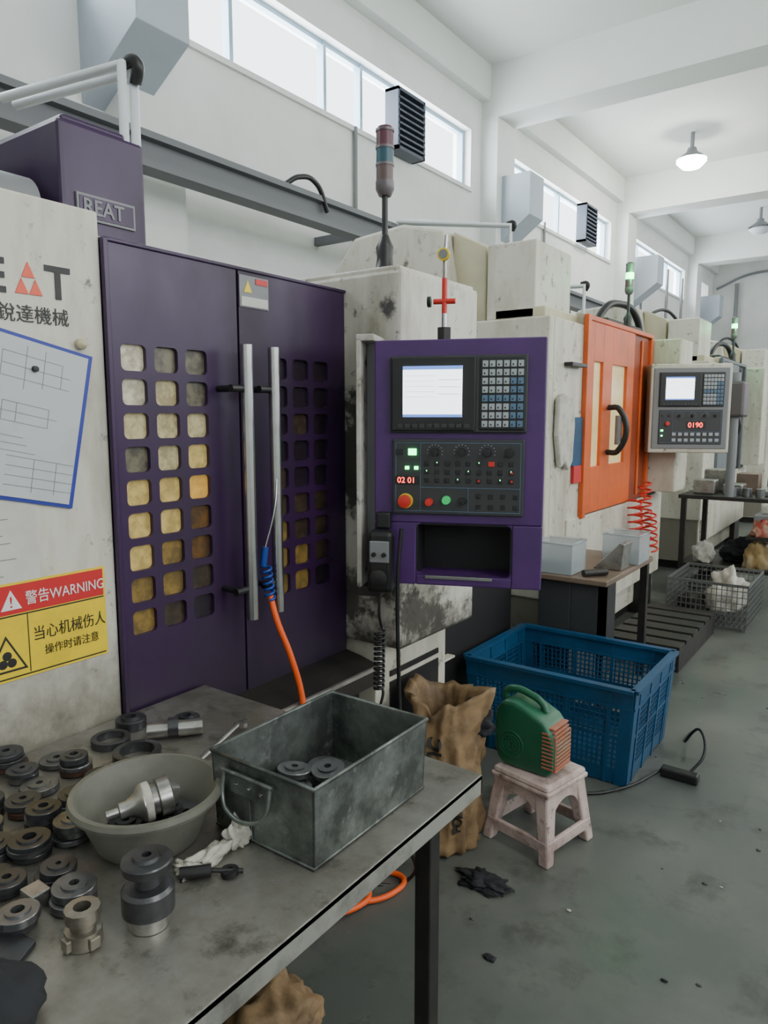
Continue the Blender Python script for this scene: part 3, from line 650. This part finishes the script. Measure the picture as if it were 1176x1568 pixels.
lathe('holder_body',[(0,0),(.008,0),(.008,.02),(.014,.022),(.014,.035),(.022,.05),(.029,.055),(.033,.06),(.033,.075),(.026,.077),(.026,.085),(.033,.087),(.033,.107),(.024,.110),(.013,.125),(0,.126)],machined,g,p,d)
lathe('holder_band',[(.0335,.062),(.034,.064),(.034,.073),(.0335,.074)],clothw,g,p,d)

g=group('white_rag')
blob('rag',(-.868,.725,.781),(.014,.060,.016),clothw,3,rz=.15,amp=.7,par=g); blob('rag_end',(-.875,.68,.781),(.022,.018,.014),clothw,4,amp=.7,par=g); blob('rag_top',(-.868,.78,.781),(.018,.020,.030),clothw,5,amp=.7,par=g)
g=group('screwdriver')
tube('handle',[(-.868,.660,.792),(-.835,.695,.792)],.010,black,g,False); tube('shaft',[(-.835,.695,.792),(-.80,.73,.786)],.004,black,g,False)
lathe('end_ring',[(.006,0),(.014,0),(.014,.008),(.006,.008),(.006,0)],black,g,(-.815,.715,.783))
g=group('long_wrench')
tube('wrench_shaft',[(-1.13,.90,.79),(-1.19,1.08,.80)],.006,machined,g,False)
lathe('wrench_eye',[(.007,0),(.016,0),(.016,.01),(.007,.01),(.007,0)],machined,g,(-1.193,1.095,.793))
blob('black_cloth_sleeve',(-.855,.345,.781),(.085,.055,.045),clothb,5,amp=.25,rz=.5,fr=1.0)

g=group('air_blow_gun')
tube('blue_coil',coil((-1.425,1.415,1.09),(-1.42,1.425,.99),.013,6),.004,bluehose,g)
tube('blue_body',[(-1.425,1.415,1.14),(-1.43,1.41,1.09)],.010,bluehose,g,False)
tube('nozzle',[(-1.425,1.415,1.14),(-1.41,1.44,1.25),(-1.42,1.46,1.33)],.003,steel,g)
tube('orange_hose',[(-1.42,1.425,1.0),(-1.40,1.43,.93),(-1.37,1.45,.83),(-1.35,1.47,.72),(-1.33,1.47,.60)],.009,orangehose,g)
g=group('air_hose')
tube('hose_loop',[(-1.4,1.5,.012),(-1.28,1.60,.012),(-1.20,1.72,.012),(-1.22,1.80,.012),(-1.30,1.76,.012),(-1.24,1.62,.02),(-1.35,1.45,.012)],.009,orangehose,g)

# ---------------------------------------------------------------- floor items
cx0,cx1,cy0,cy1,ch=-1.55,-.79,2.80,3.42,.42
g=group('blue_plastic_crate')
cm=Vector(((cx0+cx1)/2,(cy0+cy1)/2,0))
tp=lambda v: Vector((cm.x+(v.x-cm.x)*(.92+.08*v.z/ch),cm.y+(v.y-cm.y)*(.92+.08*v.z/ch),v.z))
L_=[(cx0,cx1,cy0,cy1,.005,.02)]
def wallbars(a0,a1,fixed,axis):
    out=[]; t=.008
    def B(p0,p1,z0,z1,tt=t):
        if axis=='x': out.append((p0,p1,fixed-tt/2,fixed+tt/2,z0,z1))
        else: out.append((fixed-tt/2,fixed+tt/2,p0,p1,z0,z1))
    B(a0,a1,.34,.42); B(a0,a1,.005,.07); B(a0,a1,.408,.424,.035); B(a0,a1,.335,.345,.02); B(a0,a1,.20,.215,.012)
    for e in (a0,a1-.05): B(e,e+.05,0,.42,.014)
    n=int((a1-a0)/.022)
    for i in range(n+1):
        p=a0+(a1-a0)*i/n; B(p-.004,p+.004,.07,.34,.006)
    for k in range(11): B(a0,a1,.085+k*.023,.091+k*.023,.005)
    for k in range(4):
        p=a0+(a1-a0)*(k+.5)/4; B(p-.008,p+.008,.0,.40,.016)
    return out
L_+=wallbars(cx0,cx1,cy0,'x')+wallbars(cx0,cx1,cy1,'x')+wallbars(cy0,cy1,cx0,'y')+wallbars(cy0,cy1,cx1,'y')
boxes('crate_body',L_,bluep,g,0,tp)

g=group('plastic_stool',(-.965,2.29,0),math.radians(-12))
def leg(sx,sy):
    bm=bmesh.new()
    t=[(sx*.055,sy*.055,.25),(sx*.112,sy*.055,.25),(sx*.112,sy*.112,.25),(sx*.055,sy*.112,.25)]
    b=[(sx*.102,sy*.102,0),(sx*.142,sy*.102,0),(sx*.142,sy*.142,0),(sx*.102,sy*.142,0)]
    T=[bm.verts.new(p) for p in t];B=[bm.verts.new(p) for p in b]
    bm.faces.new(T);bm.faces.new(B[::-1])
    for i in range(4): bm.faces.new((T[i],B[i],B[(i+1)%4],T[(i+1)%4]))
    bmesh.ops.recalc_face_normals(bm,faces=bm.faces)
    me=D.meshes.new('leg');bm.to_mesh(me);bm.free();fin('leg',me,pinkw,g,.008)
for sx in(-1,1):
    for sy in(-1,1): leg(sx,sy)
box('seat',-.118,.118,-.118,.118,.245,.272,pinkw,g,.014)
box('seat_lip',-.122,.122,-.122,.122,.235,.252,pinkw,g,.006)
arch=[(-.110,.25),(.110,.25),(.122,.13),(.098,.13)]+[(.080*math.cos(a),.125+.075*math.sin(a)) for a in [math.pi*k/12 for k in range(13)]]+[(-.098,.13),(-.122,.13)]
for s in(-1,1):
    prism('apron',arch,'Y',s*.106,s*.114,pinkw,g,.002); prism('apron',arch,'X',s*.106,s*.114,pinkw,g,.002)
boxes('stretchers',[(-.125,.125,-.134,-.118,.045,.085),(-.125,.125,.118,.134,.045,.085),(-.134,-.118,-.125,.125,.045,.085),(.118,.134,-.125,.125,.045,.085)],pinkw,g,.004)
g=group('electric_fan_heater',(-.995,2.285,.273),math.radians(-4))
prof=[(-.075,0),(.095,0),(.118,.03),(.120,.10),(.108,.155),(.075,.195),(.02,.220),(-.04,.240),(-.085,.235),(-.110,.20),(-.118,.14),(-.112,.06),(-.10,.02)]
o=prism('body',prof,'Y',-.07,.07,greenp,g,.036,6)
for p_ in o.data.polygons: p_.use_smooth=True
tube('carry_handle',[(-.10,-.0,.20),(-.105,-.0,.245),(-.07,-.0,.262),(-.01,-.0,.255),(.035,-.0,.235),(.055,0,.205)],.013,greenp,g)
for rr in (.048,.036,.024,.012): lathe('fan_intake_ring',[(rr-.004,0),(rr-.003,.004),(rr+.001,.004),(rr+.002,0)],greenp,g,(-.045,-.070,.085),(0,-1,0),32)
grl=[]
for k in range(11):
    z=.035+k*.0135; xx=.118-.10*max(0,(z-.10))**1.5*6
    grl.append((xx-.03,xx+.006,-.054,.054,z,z+.006))
boxes('grille_bars',grl,grill_o,g,.002)
boxes('grille_side',[(.075,.118-.006*max(0,k-6),-.0725,-.069,.035+k*.0135,.041+k*.0135) for k in range(10)],grill_o,g,.001)
boxes('grille_frame',[(.100,.121,-.058,-.052,.03,.15),(.100,.121,.052,.058,.03,.15),(.100,.122,-.058,.058,.022,.030)],grill_o,g,.002)
g=group('kraft_sack')
sc_=Vector((-1.215,2.075,0))
def srad(th,z):
    p=Vector((math.cos(th),math.sin(th),z*3))
    r=.122+.028*math.sin(min(1,z/.45)*math.pi)+.045*noise.noise(p*1.1)-.045*abs(noise.noise(p*2.1+Vector((3,1,0))))+.018*noise.noise(p*5)
    if z>.44: r+= (z-.44)*.22
    return max(r,.05)
bm=bmesh.new(); n=80; rings=[]
zs=[0,.02]+[.04+.02*k for k in range(27)]
def sp(i,z,dr=0,f=1):
    th=2*math.pi*i/n; r=(srad(th,z)+dr)*f
    zz=z+(.022*math.sin(2*th+1)+.03*noise.noise(Vector((math.cos(th)*2,math.sin(th)*2,0))))*max(0,(z-.40))/.14
    lean=-.04*z
    return (sc_.x+lean+r*math.cos(th),sc_.y+r*math.sin(th),max(0,zz))
for z in zs: rings.append([bm.verts.new(sp(i,z,0,.8 if z==0 else 1)) for i in range(n)])
for z in (.54,.48,.42,.36): rings.append([bm.verts.new(sp(i,z,-.018)) for i in range(n)])
for a,b in zip(rings,rings[1:]):
    for i in range(n): bm.faces.new((a[i],a[(i+1)%n],b[(i+1)%n],b[i]))
bm.faces.new(rings[0][::-1])
me=D.meshes.new('sack_body'); bm.to_mesh(me)
bm.free(); o=fin('sack_body',me,sackm,g,0,True)
bm=bmesh.new(); bm.faces.new([bm.verts.new(sp(i,.40,-.020)) for i in range(n)]); me=D.meshes.new('sack_inner_disc'); bm.to_mesh(me); bm.free(); fin('sack_inner_disc',me,clothb,g)  # black disc closing off the inside of the sack
def sacktext(body,th0,z0,size):
    cu=D.curves.new('t','FONT'); cu.body=body; cu.size=size; cu.offset=.002; o=D.objects.new('t',cu); COL.objects.link(o)
    bpy.context.view_layer.update(); dg=bpy.context.evaluated_depsgraph_get(); me=D.meshes.new_from_object(o.evaluated_get(dg)); D.objects.remove(o)
    bm=bmesh.new(); bm.from_mesh(me); bmesh.ops.triangulate(bm,faces=bm.faces)
    bmesh.ops.subdivide_edges(bm,edges=bm.edges,cuts=2)
    for v in bm.verts:
        z=z0+v.co.x; th=th0-v.co.y/.14
        r=srad(th,z)+.007; v.co=Vector((sc_.x-.04*z+r*math.cos(th),sc_.y+r*math.sin(th),z))
    bm.to_mesh(me); bm.free(); fin('printed_text',me,blackp,g)
sacktext('PLASTIC',math.radians(-64),.20,.065); sacktext('POLYAMIDE',math.radians(-36),.10,.045)
blob('black_flap',(-1.14,2.12,.42),(.07,.07,.07),clothb,33,amp=.5,par=g)
blob('floor_rag',(-1.00,1.94,0),(.09,.05,.016),clothb,9,amp=.7,fr=2.5)
g=group('floor_debris')
for k in range(22):
    x,y=random.uniform(-1.0,-.3),random.uniform(1.5,4.5); s=random.uniform(.003,.007)
    blob('bit',(x,y,0),(s*1.6,s,s*.6),random.choice((clothb,wood,wood,clothw)),50+k,amp=.4,sub=1,par=g)
blob('small_debris',(-.83,1.66,0),(.018,.012,.006),clothb,12,amp=.5)
g=group('power_strip')
box('strip',-.73,-.58,3.0,3.05,0,.04,black,g,.008)
tube('cord',[(-.73,3.02,.02),(-.82,2.8,.008),(-.95,2.66,.008),(-1.2,2.66,.008),(-1.25,2.5,.008)],.006,black,g)
tube('cord_2',[(-.62,3.04,.03),(-.58,3.1,.1),(-.62,3.2,.16),(-.70,3.3,.05),(-.72,3.5,.01)],.006,black,g)
blob('crumpled_paper_sack',(-1.14,1.08,0),(.16,.16,.10),sackm,21,amp=.35,sub=5,fr=1.5)

g=group('tool_stand')
box('top',-1.53,-1.13,3.44,4.25,.67,.70,stonem,g,.006)
box('cabinet',-1.50,-1.32,3.47,4.2,.0,.67,panelgrey,g,.01)
boxes('legs',[(-1.18,-1.14,3.47,3.51,0,.67),(-1.18,-1.14,4.17,4.21,0,.67)],dark,g)
boxes('front_panel',[(-1.32,-1.14,3.47,3.49,.38,.67)],panelgrey,g)
for i,(x,y) in enumerate(((-1.42,3.56),(-1.22,4.02))):
    g=group('clear_plastic_bin'); w_=.10
    boxes('bin_walls',[(x-w_,x+w_,y-w_,y-w_+.004,.702,.86),(x-w_,x+w_,y+w_-.004,y+w_,.702,.86),(x-w_,x-w_+.004,y-w_,y+w_,.702,.86),(x+w_-.004,x+w_,y-w_,y+w_,.702,.86),(x-w_,x+w_,y-w_,y+w_,.702,.706)],clearp,g)
    tube('rim',[(x-w_,y-w_,.86),(x+w_,y-w_,.86),(x+w_,y+w_,.86),(x-w_,y+w_,.86)],.006,clearp,g,False,True)
    boxes('contents',[(x-.07,x+.07,y-.07,y+.07,.708,.76)],grey,g,.01)
g=group('sloped_metal_chute')
prism('chute',[(-1.30,.702),(-1.15,.702),(-1.14,.84),(-1.16,.85)],'Y',3.72,3.86,machined,g,.003)
g=group('steel_tube_part'); cyl('tube',(-1.26,3.47,.72),(-1.18,3.58,.72),.018,dark,g)
g=group('pallet_step')
boxes('slats',[(-1.42,-.98,4.34+k*.17,4.34+k*.17+.13,.13,.155) for k in range(6)],dark,g,.004)
boxes('bearers',[(-1.42,-1.36,4.34,5.32,0,.13),(-1.04,-.98,4.34,5.32,0,.13)],dark,g,.004)
def wirebasket(x0,x1,y0,y1,h,n=12):
    g=group('wire_basket')
    l=[];t=.004
    def addw(p0,p1,z0,z1,fx,ax):
        l.append((p0,p1,fx-t,fx+t,z0,z1) if ax=='x' else (fx-t,fx+t,p0,p1,z0,z1))
    for (a0,a1,fx,ax) in ((x0,x1,y0,'x'),(x0,x1,y1,'x'),(y0,y1,x0,'y'),(y0,y1,x1,'y')):
        for i in range(n+1):
            p=a0+(a1-a0)*i/n; addw(p-t*.6,p+t*.6,.02,h,fx,ax)
        for k in range(8): addw(a0,a1,.02+k*(h-.02)/7,.02+k*(h-.02)/7+.005,fx,ax)
        addw(a0,a1,h-.015,h,fx,ax)
    for i in range(n+1):
        p=x0+(x1-x0)*i/n; l.append((p-.003,p+.003,y0,y1,.018,.024))
    boxes('wires',l,wirem,g)
    boxes('feet',[(x0,x0+.03,y0,y0+.03,0,.02),(x1-.03,x1,y0,y0+.03,0,.02),(x0,x0+.03,y1-.03,y1,0,.02),(x1-.03,x1,y1-.03,y1,0,.02)],wirem,g)
    return g
g=wirebasket(-1.34,-.80,5.45,6.1,.33,16)
blob('white_bag_in_basket',(-.97,5.70,.10),(.13,.14,.19),clothw,31,par=g,amp=.5)
blob('dark_parts_in_basket',(-1.20,5.75,.03),(.12,.18,.10),dark,34,par=g)
g=group('red_coiled_hose')
tube('coil_1',coil((-1.47,4.98,.95),(-1.45,5.02,.55),.045,8),.007,redhose,g)
tube('coil_2',coil((-1.45,5.14,1.05),(-1.42,5.12,.62),.042,9),.007,redhose,g)
tube('coil_3',coil((-1.38,5.06,.86),(-1.36,5.08,.58),.035,6),.006,redhose,g)
g=group('far_workbench')
box('top',-1.50,-.72,6.3,7.2,.83,.86,dark,g,.004)
boxes('legs',[(-1.48,-1.44,6.32,6.36,0,.83),(-.78,-.74,6.32,6.36,0,.83),(-1.48,-1.44,7.14,7.18,0,.83),(-.78,-.74,7.14,7.18,0,.83)],dark,g)
boxes('shelf',[(-1.48,-.75,6.34,7.16,.25,.28)],dark,g)
boxes('cast_parts',[(-1.42,-1.25,6.45,6.6,.86,.98),(-1.2,-1.05,6.5,6.7,.86,.95),(-.95,-.8,6.5,6.9,.86,.91),(-1.4,-1.2,6.75,6.95,.86,1.05)],machined,g,.01)
boxes('cardboard_boxes',[(-1.15,-.98,6.8,7.0,.86,1.02),(-.93,-.80,6.95,7.1,.86,.97)],stonem,g,.004)
for (x,y) in ((-1.1,6.42),(-1.0,6.42),(-.9,6.40)): cyl('turned_part',(x,y,.86),(x,y,.93),.035,iron2,g)
blob('bagged_parts',(-1.0,6.7,.28),(.22,.2,.14),clothb,41,par=g)
blob('white_bag',(-1.32,6.5,.28),(.09,.08,.12),clothw,47,par=g)
blob('bagged_parts_2',(-1.3,6.6,.0),(.15,.15,.12),wood,45,par=g)
cyl('column_post',(-1.12,6.35,.86),(-1.12,6.35,1.85),.035,grey,g)
box('column_head',-1.2,-1.04,6.28,6.5,1.5,1.78,silver,g,.02)
blob('red_plastic_bag',(-.86,6.42,.55),(.09,.08,.09),M('bag_red',(.5,.05,.04),.5,dirt=(.6,.5,.35),scale=9,amt=1),42,par=g)
box('bag_shelf',-.98,-.74,6.34,6.5,.52,.55,dark,g)
blob('yellow_bag',(-.90,6.42,.28),(.10,.08,.16),M('bag_yellow',(.35,.24,.10),.6,dirt=(.5,.45,.35),scale=6,amt=1),43,par=g)
blob('parts_pile_on_floor',(-1.1,6.2,0),(.16,.06,.10),dark,46)
g=group('stock_crate'); box('crate',-1.2,-.7,8.2,9.6,0,.5,grey,g,.01); boxes('crate_load',[(-1.15,-.75,8.3,9.5,.5,.6)],clothw,g,.02)

# ---------------------------------------------------------------- camera
cam=D.cameras.new('Camera'); co=D.objects.new('Camera',cam); COL.objects.link(co)
co.location=(0,0,1.5); cam.sensor_fit='VERTICAL'; cam.sensor_height=36; cam.lens=25.32; cam.clip_start=.05
co.rotation_euler=(math.pi/2-math.atan(158/1200),0,math.atan(870/1210))
S.camera=co
